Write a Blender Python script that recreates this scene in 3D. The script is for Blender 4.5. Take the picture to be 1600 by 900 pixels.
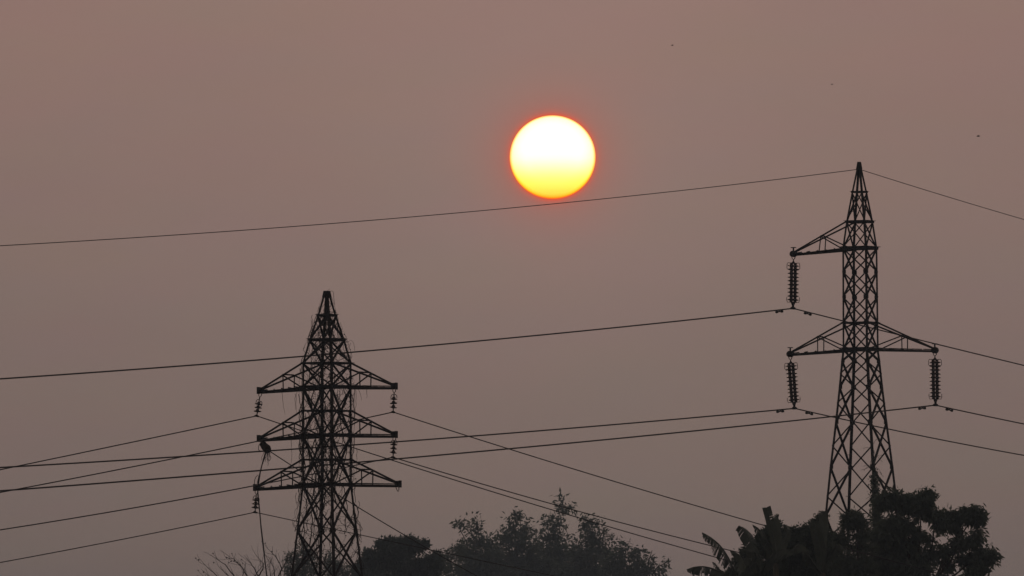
import bpy, math, random
import numpy as np
from mathutils import Vector, Matrix

# ------------------------------------------------------------------ clear
for o in list(bpy.data.objects):
    bpy.data.objects.remove(o, do_unlink=True)
scene = bpy.context.scene
COL = scene.collection

# ------------------------------------------------------------------ camera
FPX = 14468.0                       # focal length in pixels of the 1600 px wide picture
PITCH = math.radians(2.506)
CAMZ = 1.7
cam_d = bpy.data.cameras.new("camera")
cam_d.sensor_width = 36.0
cam_d.lens = 36.0 * FPX / 1600.0
cam_d.clip_start = 0.5
cam_d.clip_end = 60000.0
cam = bpy.data.objects.new("camera", cam_d)
COL.objects.link(cam)
cam.location = (0, 0, CAMZ)
cam.rotation_euler = (math.pi / 2 + PITCH, 0, 0)
scene.camera = cam

CF = Vector((0, math.cos(PITCH), math.sin(PITCH)))
CU = Vector((0, -math.sin(PITCH), math.cos(PITCH)))
CX = Vector((1, 0, 0))


def ray(px, py):
    return CF + CX * ((px - 800) / FPX) + CU * ((450 - py) / FPX)


def at(px, py, D):
    """point at distance D (metres along +Y) that lies in the direction px, py"""
    d = ray(px, py)
    return Vector((0, 0, CAMZ)) + d * (D / d.y)


def proj(p):
    q = p - Vector((0, 0, CAMZ))
    dep = q.dot(CF)
    return 800 + FPX * q.dot(CX) / dep, 450 - FPX * q.dot(CU) / dep


# ------------------------------------------------------------------ sky, sun, exposure
SUN_DIR = ray(863.5, 245.5).normalized()
SUN_EL = math.asin(SUN_DIR.z)
SUN_AZ = math.atan2(SUN_DIR.x, SUN_DIR.y)

world = bpy.data.worlds.new("World")
scene.world = world
world.use_nodes = True
wt = world.node_tree
wt.nodes.clear()


def wn(kind, **kw):
    n = wt.nodes.new(kind)
    for k, v in kw.items():
        setattr(n, k, v)
    return n


def wmath(op, a, b=None, c=None, clamp=False):
    n = wn('ShaderNodeMath', operation=op, use_clamp=clamp)
    for i, s in enumerate((a, b, c)):
        if s is None:
            continue
        if isinstance(s, (int, float)):
            n.inputs[i].default_value = s
        else:
            wt.links.new(s, n.inputs[i])
    return n.outputs[0]


def wscale(colour, fac):
    n = wn('ShaderNodeVectorMath', operation='SCALE')
    if isinstance(colour, tuple):
        n.inputs[0].default_value = colour
    else:
        wt.links.new(colour, n.inputs[0])
    if isinstance(fac, (int, float)):
        n.inputs['Scale'].default_value = fac
    else:
        wt.links.new(fac, n.inputs['Scale'])
    return n.outputs[0]


def wadd(a, b):
    n = wn('ShaderNodeVectorMath', operation='ADD')
    wt.links.new(a, n.inputs[0])
    wt.links.new(b, n.inputs[1])
    return n.outputs[0]


sky = wn('ShaderNodeTexSky', sky_type='NISHITA')
sky.sun_disc = False
sky.sun_elevation = SUN_EL
sky.sun_rotation = SUN_AZ
sky.air_density = 1.6
sky.dust_density = 6.0
sky.ozone_density = 1.0
tc = wn('ShaderNodeTexCoord')
sep = wn('ShaderNodeSeparateXYZ')
wt.links.new(tc.outputs['Generated'], sep.inputs[0])
# smoky haze: its brightness climbs out of the murk near the horizon, then levels off
ramp = wn('ShaderNodeValToRGB')
ramp.color_ramp.interpolation = 'CARDINAL'
elev = wmath('MULTIPLY_ADD', sep.outputs['Z'], 1.0 / 0.16, 0.0, clamp=True)
wt.links.new(elev, ramp.inputs[0])
cr = ramp.color_ramp
cr.elements[0].position = 0.0
cr.elements[0].color = (0.184, 0.134, 0.115, 1)
cr.elements[1].position = 1.0
cr.elements[1].color = (0.290, 0.192, 0.170, 1)
for p_, c_ in ((0.12, (0.197, 0.142, 0.122)), (0.27, (0.226, 0.156, 0.136)), (0.47, (0.278, 0.176, 0.150))):
    e = cr.elements.new(p_)
    e.color = (*c_, 1)
haze_sky = ramp.outputs[0]
# aureole: forward scatter about the sun, by angle from its centre
dist = wn('ShaderNodeVectorMath', operation='DISTANCE')
wt.links.new(tc.outputs['Generated'], dist.inputs[0])
dist.inputs[1].default_value = SUN_DIR
ang = wmath('SUBTRACT', dist.outputs['Value'], 66.0 / FPX)
ang = wmath('MAXIMUM', ang, 0.0)
a1 = wmath('EXPONENT', wmath('MULTIPLY', ang, -FPX / 4.0))
a2 = wmath('EXPONENT', wmath('MULTIPLY', ang, -FPX / 36.0))
a3 = wmath('EXPONENT', wmath('MULTIPLY', ang, -FPX / 420.0))
broad = wscale((0.044, 0.031, 0.026), a3)
# faint streaks and colour drifts in the smoke
mp = wn('ShaderNodeMapping')
mp.inputs['Scale'].default_value = (1.0, 1.0, 3.2)
wt.links.new(tc.outputs['Generated'], mp.inputs['Vector'])
wnz = wn('ShaderNodeTexNoise')
wnz.inputs['Scale'].default_value = 48.0
wnz.inputs['Detail'].default_value = 5.0
wnz.inputs['Roughness'].default_value = 0.55
wt.links.new(mp.outputs[0], wnz.inputs['Vector'])
mad = wn('ShaderNodeVectorMath', operation='MULTIPLY_ADD')
wt.links.new(wnz.outputs['Color'], mad.inputs[0])
mad.inputs[1].default_value = (0.10, 0.10, 0.10)
mad.inputs[2].default_value = (0.95, 0.95, 0.95)
mul = wn('ShaderNodeVectorMath', operation='MULTIPLY')
wt.links.new(haze_sky, mul.inputs[0])
wt.links.new(mad.outputs[0], mul.inputs[1])
smoke = mul.outputs[0]
clear_sky = wscale(sky.outputs[0], 0.15)
# the smoke layer is thick along the horizon and thin overhead, where the clear sky shows through
thick = wmath('MULTIPLY_ADD', wmath('MAXIMUM', wmath('SUBTRACT', sep.outputs['Z'], 0.10), 0.0), -0.85, 1.0)
mix = wadd(wadd(wscale(smoke, thick), wscale(clear_sky, wmath('SUBTRACT', 1.0, thick))), broad)


def wmix(fac, base, colour):
    n = wn('ShaderNodeMix', data_type='RGBA')
    wt.links.new(fac, n.inputs[0])
    wt.links.new(base, n.inputs[6])
    n.inputs[7].default_value = (*colour, 1)
    return n.outputs[2]


mix = wmix(wmath('MULTIPLY', a2, 0.42), mix, (0.56, 0.105, 0.060))
mix = wmix(wmath('MULTIPLY', a1, 0.72), mix, (0.95, 0.085, 0.020))
bg = wn('ShaderNodeBackground')
bg.inputs['Strength'].default_value = 1.0
wt.links.new(mix, bg.inputs['Color'])
wo = wn('ShaderNodeOutputWorld')
wt.links.new(bg.outputs[0], wo.inputs['Surface'])

sun_d = bpy.data.lights.new("sun_light", 'SUN')
sun_d.energy = 0.5
sun_d.angle = math.radians(12)       # light spread by thick smoke
sun_d.color = (1.0, 0.62, 0.38)
sun_l = bpy.data.objects.new("sun_light", sun_d)
COL.objects.link(sun_l)
sun_l.rotation_euler = (-SUN_DIR).to_track_quat('-Z', 'Y').to_euler()
sun_l.location = (0, 0, 60)

vs = scene.view_settings
vs.view_transform = 'Standard'
vs.look = 'None'
vs.exposure = 0.0
vs.gamma = 1.0
vs.use_curve_mapping = False


# ------------------------------------------------------------------ materials
def material(name, c1, c2, scale=4.0, rough=0.8, metallic=0.0, bump=0.0, spec=0.3, detail=5.0):
    m = bpy.data.materials.new(name)
    m.use_nodes = True
    nt = m.node_tree
    b = nt.nodes['Principled BSDF']
    tcn = nt.nodes.new('ShaderNodeTexCoord')
    nz = nt.nodes.new('ShaderNodeTexNoise')
    nz.inputs['Scale'].default_value = scale
    nz.inputs['Detail'].default_value = detail
    nt.links.new(tcn.outputs['Object'], nz.inputs['Vector'])
    rp = nt.nodes.new('ShaderNodeValToRGB')
    rp.color_ramp.elements[0].position = 0.32
    rp.color_ramp.elements[0].color = (*c1, 1)
    rp.color_ramp.elements[1].position = 0.68
    rp.color_ramp.elements[1].color = (*c2, 1)
    nt.links.new(nz.outputs['Fac'], rp.inputs[0])
    nt.links.new(rp.outputs[0], b.inputs['Base Color'])
    b.inputs['Roughness'].default_value = rough
    b.inputs['Metallic'].default_value = metallic
    b.inputs['Specular IOR Level'].default_value = spec
    if bump:
        bp = nt.nodes.new('ShaderNodeBump')
        bp.inputs['Strength'].default_value = bump
        nt.links.new(nz.outputs['Fac'], bp.inputs['Height'])
        nt.links.new(bp.outputs[0], b.inputs['Normal'])
    return m


M_STEEL = material('weathered_steel', (0.012, 0.011, 0.011), (0.026, 0.024, 0.022), 3.0, 0.75, 0.0, 0.2, 0.12)
M_RUST = material('rusty_steel', (0.012, 0.010, 0.010), (0.026, 0.021, 0.018), 3.0, 0.85, 0.0, 0.2, 0.1)
M_WIRE = material('dull_aluminium_wire', (0.02, 0.02, 0.02), (0.035, 0.033, 0.032), 6.0, 0.7, 0.0, 0.0, 0.15)
M_DISC = material('brown_porcelain', (0.022, 0.016, 0.014), (0.034, 0.022, 0.018), 5.0, 0.4, 0.0, 0.0, 0.25)
M_VINE = material('dry_creeper_stem', (0.022, 0.020, 0.016), (0.045, 0.038, 0.028), 6.0, 0.95, 0.0, 0.0, 0.1)
M_BARK = material('bark', (0.03, 0.027, 0.023), (0.06, 0.052, 0.044), 8.0, 0.95, 0.0, 0.4, 0.1)
M_LEAF = material('broad_leaf', (0.062, 0.086, 0.072), (0.090, 0.120, 0.098), 1.2, 0.8, 0.0, 0.0, 0.15)
M_LEAFB = material('dense_leaf', (0.062, 0.088, 0.082), (0.090, 0.120, 0.108), 0.8, 0.8, 0.0, 0.0, 0.15)
M_BAMBOO = material('bamboo_leaf', (0.065, 0.092, 0.078), (0.095, 0.120, 0.098), 0.7, 0.8, 0.0, 0.0, 0.15)
M_BANANA = material('banana_leaf', (0.040, 0.056, 0.046), (0.065, 0.085, 0.064), 1.5, 0.7, 0.0, 0.0, 0.2)
M_STEM = material('banana_stem', (0.040, 0.042, 0.026), (0.075, 0.068, 0.042), 3.0, 0.8, 0.0, 0.2, 0.2)


def translucent(m, colour, fac):
    """thin leaves let some of the light behind them through"""
    nt_ = m.node_tree
    b = nt_.nodes['Principled BSDF']
    t = nt_.nodes.new('ShaderNodeBsdfTranslucent')
    t.inputs['Color'].default_value = (*colour, 1)
    x = nt_.nodes.new('ShaderNodeMixShader')
    x.inputs[0].default_value = fac
    nt_.links.new(b.outputs[0], x.inputs[1])
    nt_.links.new(t.outputs[0], x.inputs[2])
    nt_.links.new(x.outputs[0], nt_.nodes['Material Output'].inputs['Surface'])


translucent(M_LEAF, (0.09, 0.13, 0.09), 0.3)
translucent(M_LEAFB, (0.09, 0.13, 0.10), 0.3)
translucent(M_BAMBOO, (0.10, 0.14, 0.11), 0.4)
M_BIRD = material('dark_feathers', (0.02, 0.02, 0.02), (0.04, 0.038, 0.036), 10.0, 0.8)
M_GROUND = material('dry_field', (0.040, 0.045, 0.028), (0.095, 0.080, 0.055), 0.15, 0.95, 0.0, 0.3, 0.1)


# ------------------------------------------------------------------ helpers
def link(name, mesh, mat=None, parent=None):
    o = bpy.data.objects.new(name, mesh)
    COL.objects.link(o)
    if parent is not None:
        o.parent = parent
    if mat is not None and mesh is not None and not mesh.materials:
        mesh.materials.append(mat)
    return o


def empty(name, loc=(0, 0, 0), rz=0.0):
    o = bpy.data.objects.new(name, None)
    o.empty_display_size = 0.5
    COL.objects.link(o)
    o.location = loc
    o.rotation_euler = (0, 0, rz)
    return o


def tag(o, label, cat=None, group=None, kind=None):
    if label:
        o['label'] = label
    if cat:
        o['category'] = cat
    if group:
        o['group'] = group
    if kind:
        o['kind'] = kind
    return o


class MB:
    """collects vertices and faces"""

    def __init__(s):
        s.v, s.f = [], []

    def add(s, vs_, fs_):
        n = len(s.v)
        s.v += [tuple(x) for x in vs_]
        s.f += [tuple(i + n for i in f) for f in fs_]

    def mesh(s, name, smooth=False):
        me = bpy.data.meshes.new(name)
        me.from_pydata(s.v, [], s.f)
        if smooth:
            me.polygons.foreach_set('use_smooth', [True] * len(me.polygons))
        me.update()
        return me

    def build(s, name, mat, parent=None, smooth=False):
        return link(name, s.mesh(name, smooth), mat, parent)

    def box(s, c, sx, sy, sz, ax=None):
        c = Vector(c)
        X, Y, Z = ax if ax else (Vector((1, 0, 0)), Vector((0, 1, 0)), Vector((0, 0, 1)))
        vs_ = [c + X * (i * sx / 2) + Y * (j * sy / 2) + Z * (k * sz / 2)
               for k in (-1, 1) for j in (-1, 1) for i in (-1, 1)]
        s.add(vs_, [(0, 2, 3, 1), (4, 5, 7, 6), (0, 1, 5, 4), (2, 6, 7, 3), (0, 4, 6, 2), (1, 3, 7, 5)])

    def tube(s, pts, rad, n=6, cap=True):
        pts = [Vector(p) for p in pts]
        if isinstance(rad, (int, float)):
            rad = [rad] * len(pts)
        up = Vector((0.31, 0.22, 0.93))
        vs_, fs_ = [], []
        prev = None
        for i, p in enumerate(pts):
            d = (pts[min(i + 1, len(pts) - 1)] - pts[max(i - 1, 0)])
            d = d.normalized() if d.length > 1e-9 else Vector((0, 0, 1))
            if prev is None:
                a = d.cross(up)
                if a.length < 1e-3:
                    a = d.cross(Vector((1, 0, 0)))
            else:
                a = prev - d * prev.dot(d)
                if a.length < 1e-6:
                    a = d.cross(up)
            a.normalize()
            prev = a
            b = d.cross(a)
            for k in range(n):
                t = 2 * math.pi * k / n
                vs_.append(p + (a * math.cos(t) + b * math.sin(t)) * rad[i])
        for i in range(len(pts) - 1):
            for k in range(n):
                k2 = (k + 1) % n
                fs_.append((i * n + k, i * n + k2, (i + 1) * n + k2, (i + 1) * n + k))
        if cap and n > 2:
            fs_.append(tuple(range(n - 1, -1, -1)))
            fs_.append(tuple((len(pts) - 1) * n + k for k in range(n)))
        s.add(vs_, fs_)

    def lathe(s, prof, n=14, base=Vector((0, 0, 0))):
        vs_, fs_ = [], []
        for r, z in prof:
            for k in range(n):
                t = 2 * math.pi * k / n
                vs_.append((base[0] + r * math.cos(t), base[1] + r * math.sin(t), base[2] + z))
        for i in range(len(prof) - 1):
            for k in range(n):
                k2 = (k + 1) % n
                fs_.append((i * n + k, i * n + k2, (i + 1) * n + k2, (i + 1) * n + k))
        fs_.append(tuple(range(n - 1, -1, -1)))
        fs_.append(tuple((len(prof) - 1) * n + k for k in range(n)))
        s.add(vs_, fs_)

    def angle(s, p0, p1, w, nrm, th=0.16):
        """rolled steel angle section from p0 to p1"""
        p0, p1, nrm = Vector(p0), Vector(p1), Vector(nrm)
        z = (p1 - p0).normalized()
        x = z.cross(nrm).normalized()
        y = z.cross(x) * -1
        sec = [(-.5, 0), (.5, 0), (.5, th), (-.5 + th, th), (-.5 + th, 1), (-.5, 1)]
        vs_ = [p + x * (a * w) + y * (b * w) for p in (p0, p1) for a, b in sec]
        n = 6
        fs_ = [(i, (i + 1) % n, (i + 1) % n + n, i + n) for i in range(n)]
        fs_ += [(3, 2, 1, 0), (5, 4, 3, 0), (6, 7, 8, 9), (6, 9, 10, 11)]
        s.add(vs_, fs_)


# shared unit angle section, one metre along Z
_u = MB()
_u.angle((0, 0, 0), (0, 0, 1), 1.0, (0, 1, 0))
_unit = {}


def unit_angle(mat):
    if mat.name not in _unit:
        me = _u.mesh('angle_section')
        me.materials.append(mat)
        _unit[mat.name] = me
    return _unit[mat.name]


def member(name, parent, p0, p1, w, nrm, mat):
    p0, p1, nrm = Vector(p0), Vector(p1), Vector(nrm)
    L = (p1 - p0).length
    z = (p1 - p0) / L
    x = nrm.cross(z)
    if x.length < 1e-4:
        x = Vector((1, 0, 0)).cross(z)
    x.normalize()
    y = z.cross(x)
    o = link(name, unit_angle(mat), None, parent)
    m = Matrix.Identity(4)
    for i in range(3):
        m[i][0], m[i][1], m[i][2], m[i][3] = x[i] * w, y[i] * w, z[i] * L, p0[i]
    o.matrix_basis = m
    return o


# ------------------------------------------------------------------ the setting: ground, sun
g = MB()
NG = 24
R = 3000.0
for j in range(NG + 1):
    for i in range(NG + 1):
        x, y = -R + 2 * R * i / NG, -R + 2 * R * j / NG
        g.v.append((x, y, 0.0))
for j in range(NG):
    for i in range(NG):
        a = j * (NG + 1) + i
        g.f.append((a, a + 1, a + NG + 2, a + NG + 1))
tag(g.build('ground', M_GROUND), None, kind='structure')

SUN_DIST = 20000.0
sun_mat = bpy.data.materials.new('sun_disc')
sun_mat.use_nodes = True
nt = sun_mat.node_tree
nt.nodes.clear()
tcn = nt.nodes.new('ShaderNodeTexCoord')
sx = nt.nodes.new('ShaderNodeSeparateXYZ')
nt.links.new(tcn.outputs['Object'], sx.inputs[0])
rz_ = nt.nodes.new('ShaderNodeMapRange')          # low air reddens and dims the lower limb
rz_.inputs['From Min'].default_value = -1
rz_.inputs['From Max'].default_value = 1
nt.links.new(sx.outputs['Z'], rz_.inputs['Value'])
rp = nt.nodes.new('ShaderNodeValToRGB')
rp.color_ramp.interpolation = 'B_SPLINE'
el = rp.color_ramp.elements
el[0].position, el[0].color = 0.0, (1.0, 0.50, 0.05, 1)
el[1].position, el[1].color = 0.66, (1.1, 1.08, 1.05, 1)
for p_, c_ in ((0.05, (1.0, 0.68, 0.09)), (0.14, (1.0, 0.88, 0.12)), (0.24, (1.0, 1.0, 0.20)), (0.35, (1.0, 1.0, 0.50)), (0.47, (1.03, 1.03, 0.88))):
    q = el.new(p_)
    q.color = (*c_, 1)
nt.links.new(rz_.outputs[0], rp.inputs[0])
# limb darkening: the side turned to the earth is -Y
neg = nt.nodes.new('ShaderNodeMath')
neg.operation = 'MULTIPLY'
neg.inputs[1].default_value = -1
nt.links.new(sx.outputs['Y'], neg.inputs[0])
lp = nt.nodes.new('ShaderNodeValToRGB')
lp.color_ramp.elements[0].position, lp.color_ramp.elements[0].color = 0.08, (1.0, 0.22, 0.03, 1)
lp.color_ramp.elements[1].position, lp.color_ramp.elements[1].color = 0.78, (1.0, 1.0, 1.0, 1)
q = lp.color_ramp.elements.new(0.24)
q.color = (1.0, 0.74, 0.20, 1)
q = lp.color_ramp.elements.new(0.40)
q.color = (1.0, 0.98, 0.66, 1)
nt.links.new(neg.outputs[0], lp.inputs[0])
mx = nt.nodes.new('ShaderNodeMix')
mx.data_type = 'RGBA'
mx.blend_type = 'MULTIPLY'
mx.inputs[0].default_value = 1.0
nt.links.new(rp.outputs[0], mx.inputs[6])
nt.links.new(lp.outputs[0], mx.inputs[7])
em = nt.nodes.new('ShaderNodeEmission')
em.inputs['Strength'].default_value = 1.25
nt.links.new(mx.outputs[2], em.inputs['Color'])
ou = nt.nodes.new('ShaderNodeOutputMaterial')
nt.links.new(em.outputs[0], ou.inputs['Surface'])
sb = MB()
NU, NV = 128, 64
sb.v = [(math.sin(math.pi * j / NV) * math.cos(2 * math.pi * i / NU),
         math.sin(math.pi * j / NV) * math.sin(2 * math.pi * i / NU),
         math.cos(math.pi * j / NV)) for j in range(NV + 1) for i in range(NU)]
for j in range(NV):
    for i in range(NU):
        a, b = j * NU + i, j * NU + (i + 1) % NU
        sb.f.append((a, a + NU, b + NU, b))
sun_o = sb.build('sun', sun_mat, smooth=True)
sun_o.location = Vector((0, 0, CAMZ)) + SUN_DIR * SUN_DIST
rs = 67.3 / FPX * SUN_DIST
sun_o.scale = (rs, rs, rs * 0.970)
tag(sun_o, 'glowing white and yellow sun disc with an orange lower edge', 'sun')


# ------------------------------------------------------------------ lattice towers
class Tower:
    def __init__(s, name, px, D, theta, prof, mat, lean=0.0):
        """prof: list of (py, half width in px across the outer legs)"""
        s.D, s.th, s.mat = D, theta, mat
        s.k = FPX / D
        base = at(px, 1083, D)
        s.root = empty(name, (base.x, D, 0), -theta)
        s.root.rotation_euler = (0, lean, 0)
        s.root.rotation_euler = (Matrix.Rotation(lean, 3, 'Y') @ Matrix.Rotation(-theta, 3, 'Z')).to_euler()
        kk = math.cos(theta) + math.sin(theta)
        s.prof = [(at(px, py, D).z if py < 5000 else 0.0, h / kk / s.k) for py, h in prof]
        s.prof[-1] = (0.0, s.prof[-1][1])
        s.px = px

    def z(s, py):
        return at(s.px, py, s.D).z

    def half(s, z):
        P = s.prof
        for (z0, a0), (z1, a1) in zip(P, P[1:]):
            if z1 <= z <= z0:
                return a0 + (a1 - a0) * (z0 - z) / (z0 - z1)
        return P[0][1] if z > P[0][0] else P[-1][1]

    def corner(s, sx_, sy_, z):
        a = s.half(z)
        return Vector((sx_ * a, sy_ * a, z))

    def legs(s, w, nodes, peg_leg=None):
        for sx_, sy_ in ((-1, -1), (1, -1), (-1, 1), (1, 1)):
            m = MB()
            zs = [p[0] for p in s.prof]
            for za, zb in zip(zs, zs[1:]):
                ww = w * (0.8 if za > s.z(390) else 1.0)
                a, b = s.corner(sx_, sy_, za), s.corner(sx_, sy_, zb)
                # two flanges, one in each face of the tower
                for ax in (Vector((-sx_, 0, 0)), Vector((0, -sy_, 0))):
                    d = (b - a).normalized()
                    t = 0.012
                    oth = Vector((0, -sy_, 0)) if abs(ax.x) > .5 else Vector((-sx_, 0, 0))
                    q = [a, a + ax * ww, b + ax * ww, b]
                    q2 = [v + oth * t for v in q]
                    m.add(q + q2, [(0, 1, 2, 3), (7, 6, 5, 4), (0, 4, 5, 1), (1, 5, 6, 2), (2, 6, 7, 3), (3, 7, 4, 0)])
            for zn in nodes:                       # gusset plates at the joints
                c = s.corner(sx_, sy_, zn)
                m.box(c + Vector((-sx_ * .075, -sy_ * .004, 0)), .13, .012, .14)
                m.box(c + Vector((-sx_ * .004, -sy_ * .075, 0)), .012, .13, .14)
            if peg_leg == (sx_, sy_):
                zz = 2.5
                i = 0
                while zz < s.prof[0][0] - 2:
                    c = s.corner(sx_, sy_, zz)
                    dirv = Vector((sx_, 0, 0)) if i % 2 else Vector((0, sy_, 0))
                    m.tube([c, c + dirv * .13], .009, 4)
                    zz += .38
                    i += 1
            m.build('leg', s.mat, s.root)

    FACES = {'front': ((-1, -1), (1, -1)), 'back': ((1, 1), (-1, 1)),
             'left': ((-1, 1), (-1, -1)), 'right': ((1, -1), (1, 1))}

    def nrm(s, f):
        return {'front': Vector((0, -1, 0)), 'back': Vector((0, 1, 0)),
                'left': Vector((-1, 0, 0)), 'right': Vector((1, 0, 0))}[f]

    def xbrace(s, faces, levels, w):
        for f in faces:
            A, B = s.FACES[f]
            n = s.nrm(f)
            for za, zb in zip(levels, levels[1:]):
                p, q = s.corner(*A, za), s.corner(*B, zb)
                member('brace', s.root, p - n * .014, q - n * .014, w, -n, s.mat)
                p, q = s.corner(*B, za), s.corner(*A, zb)
                member('brace', s.root, p + n * .002, q + n * .002, w, -n, s.mat)

    def belt(s, z, w):
        for f, (A, B) in s.FACES.items():
            n = s.nrm(f)
            member('belt_strut', s.root, s.corner(*A, z) + n * .026, s.corner(*B, z) + n * .026, w, n, s.mat)

    def arm(s, side, pytop, pybot, length, drop, wb=.075, wt_=.06, fr=.48, ends='ball'):
        """triangular cross arm towards local X * side; returns the hanging point"""
        zt, zb = s.z(pytop), s.z(pybot)
        tip = Vector((side * length, 0, zb - drop))
        m = MB()                                      # the two heavy bottom chords and the lacing between them
        for sy_ in (-1, 1):
            c = s.corner(side, sy_, zb)
            m.angle(c, tip + Vector((0, sy_ * .05, 0)), wb, (0, 0, -1))
        for i in range(1, 6):
            t = i / 6.0
            a = s.corner(side, -1, zb).lerp(tip, t)
            b = s.corner(side, 1, zb).lerp(tip, min(1, t + .12))
            m.angle(a + Vector((0, 0, .012)), b + Vector((0, 0, .012)), .035, (0, 0, 1))
        arm = m.build('cross_arm', s.mat, s.root)
        knots = {}
        for sy_ in (-1, 1):
            ct, cb = s.corner(side, sy_, zt), s.corner(side, sy_, zb)
            te = tip + Vector((0, sy_ * .04, .06))
            member('top_chord', arm, ct, te, wt_, (0, sy_, 0), s.mat)
            kt = ct.lerp(te, fr)
            kb = cb.lerp(tip, fr)
            knots[sy_] = kt
            member('hanger', arm, kt, kb, .042, (0, sy_, 0), s.mat)
            member('diagonal', arm, kt + Vector((0, sy_ * .02, 0)), cb.lerp(tip, .02) + Vector((0, sy_ * .02, 0)),
                   .046, (0, sy_, 0), s.mat)
        member('tie_strut', arm, knots[-1], knots[1], .045, (0, 0, 1), s.mat)
        m = MB()
        if ends == 'ball':
            for sy_ in (-1, 1):                      # pair of rounded tip plates
                c = tip + Vector((side * .03, sy_ * .06, 0))
                pts = [c + Vector((math.cos(t) * .13, 0, math.sin(t) * .12)) for t in
                       [2 * math.pi * k / 12 for k in range(12)]]
                vs_ = pts + [p + Vector((0, .014 * sy_, 0)) for p in pts]
                m.add(vs_, [tuple(range(12)), tuple(range(23, 11, -1))] +
                      [(k, (k + 1) % 12, (k + 1) % 12 + 12, k + 12) for k in range(12)])
            m.tube([tip + Vector((side * .03, -.13, -.02)), tip + Vector((side * .03, .13, -.02))], .03, 8)
            m.tube([tip + Vector((side * .03, 0, .05)), tip + Vector((side * .03, 0, .23))], .03, 8)
            m.box(tip + Vector((side * .03, 0, .235)), .17, .12, .03)
        else:
            m.box(tip + Vector((side * .03, -.075, .03)), .14, .02, .20)
            m.box(tip + Vector((side * .03, .075, .03)), .14, .02, .20)
            m.box(tip + Vector((side * .105, 0, .03)), .02, .15, .22)
            m.tube([tip + Vector((side * .04, -.12, -.03)), tip + Vector((side * .04, .12, -.03))], .018, 6)
        m.build('tip_plate', s.mat, arm)
        s.root_update()
        return tip + Vector((side * .03, 0, -.09))

    def root_update(s):
        s.mw = Matrix.Translation(s.root.location) @ s.root.rotation_euler.to_matrix().to_4x4()

    def world(s, p):
        s.root_update()
        return s.mw @ Vector(p)

    def cap(s, w, h):
        z = s.prof[0][0]
        a = s.prof[0][1] + .012
        b = s.half(z - h) + .012
        m = MB()
        vs_ = [(i * a, j * a, z + .05) for i, j in ((-1, -1), (1, -1), (1, 1), (-1, 1))] + \
              [(i * b, j * b, z - h) for i, j in ((-1, -1), (1, -1), (1, 1), (-1, 1))]
        m.add(vs_, [(0, 1, 2, 3), (7, 6, 5, 4), (0, 4, 5, 1), (1, 5, 6, 2), (2, 6, 7, 3), (3, 7, 4, 0)])
        m.build('peak_cap', s.mat, s.root)


# ---- right hand tower, bare steel, three arms
T1 = Tower('transmission_tower', 1349.5, 340.0, math.radians(26.6),
           [(255, 2.4), (300, 12.3), (346.6, 21.6), (387.7, 27.8), (545.8, 28.6), (564, 31), (605, 35.2),
            (659.5, 41.5), (729.7, 50.5), (805.8, 59), (9999, 91)], M_STEEL, lean=math.radians(-0.36))
tag(T1.root, 'tall bare steel lattice pylon with one upper arm and two lower arms', 'pylon')
z1 = T1.z
T1.legs(.084, [z1(p) for p in (387.7, 424.7, 464, 504.5, 545.8, 564, 605, 659.5, 729.7, 805.8)], peg_leg=(-1, 1))
T1.xbrace(('front', 'back', 'left', 'right'), [z1(p) for p in (300, 346.6, 387.7)], .045)
T1.xbrace(('front', 'back', 'left', 'right'), [z1(p) for p in (387.7, 424.7, 464, 504.5, 545.8)], .054)
T1.xbrace(('left', 'right'), [z1(p) for p in (545.8, 564, 605, 659.5, 729.7, 805.8, 890, 980)] + [0.15], .064)
T1.xbrace(('front', 'back'), [z1(p) for p in (545.8, 584, 630, 696.9, 775.7, 848, 935)] + [0.15], .052)
for p, w in ((300, .06), (346.6, .085), (387.7, .11), (504.5, .06), (545.8, .12)):
    T1.belt(z1(p), w)
T1.cap(.1, .22)
t1a = T1.arm(-1, 346.6, 387.7, 2.66, .14)
t1b = T1.arm(-1, 504.5, 545.8, 2.82, .11)
t1c = T1.arm(1, 504.5, 545.8, 2.95, .10, fr=.52)

# ---- left hand tower, overgrown, six arms
T2 = Tower('transmission_tower', 511.2, 290.0, math.radians(32.4),
           [(457, 4.6), (492.8, 14.8), (531, 28), (567.6, 38.4), (757, 38.8), (828.7, 47.3), (905, 57), (9999, 92)],
           M_RUST, lean=math.radians(-0.08))
tag(T2.root, 'overgrown steel lattice pylon with three pairs of short cross arms', 'pylon')
z2 = T2.z
T2.legs(.068, [z2(p) for p in (604.7, 680, 757, 828.7)])
T2.xbrace(('front', 'back', 'left', 'right'), [z2(p) for p in (492.8, 531, 567.6, 604.7)], .048)
T2.xbrace(('front', 'back', 'left', 'right'), [z2(p) for p in (604.7, 680, 757)], .054)
T2.xbrace(('front', 'back', 'left', 'right'), [z2(p) for p in (757, 828.7, 905, 995, 1083)] + [0.15], .054)
for p, w in ((492.8, .07), (531, .08), (567.6, .055), (604.7, .085), (642, .05), (680, .085), (718.4, .05), (757, .085)):
    T2.belt(z2(p), w)
T2.cap(.1, .16)
A2 = {}
for i, (pt, pb, L) in enumerate(((567.6, 604.7, 2.49), (642, 680, 2.49), (718.4, 757, 2.63))):
    A2[i, -1] = T2.arm(-1, pt, pb, L, .09, wb=.075, fr=.457, ends='box')
    A2[i, 1] = T2.arm(1, pt, pb, L, .05, wb=.075, fr=.457, ends='box')


# ------------------------------------------------------------------ insulators
def disc_mesh(r, h):
    m = MB()
    m.lathe([(.016, -h * .5), (.022, -h * .36), (r * .45, -h * .30), (r * .96, -h * .18), (r, -h * .10), (r * .86, -h * .02),
             (r * .5, h * .10), (.052, h * .18), (.050, h * .40), (.03, h * .46), (.016, h * .5)], 14)
    me = m.mesh('insulator_disc', True)
    me.materials.append(M_DISC)
    return me


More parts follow.
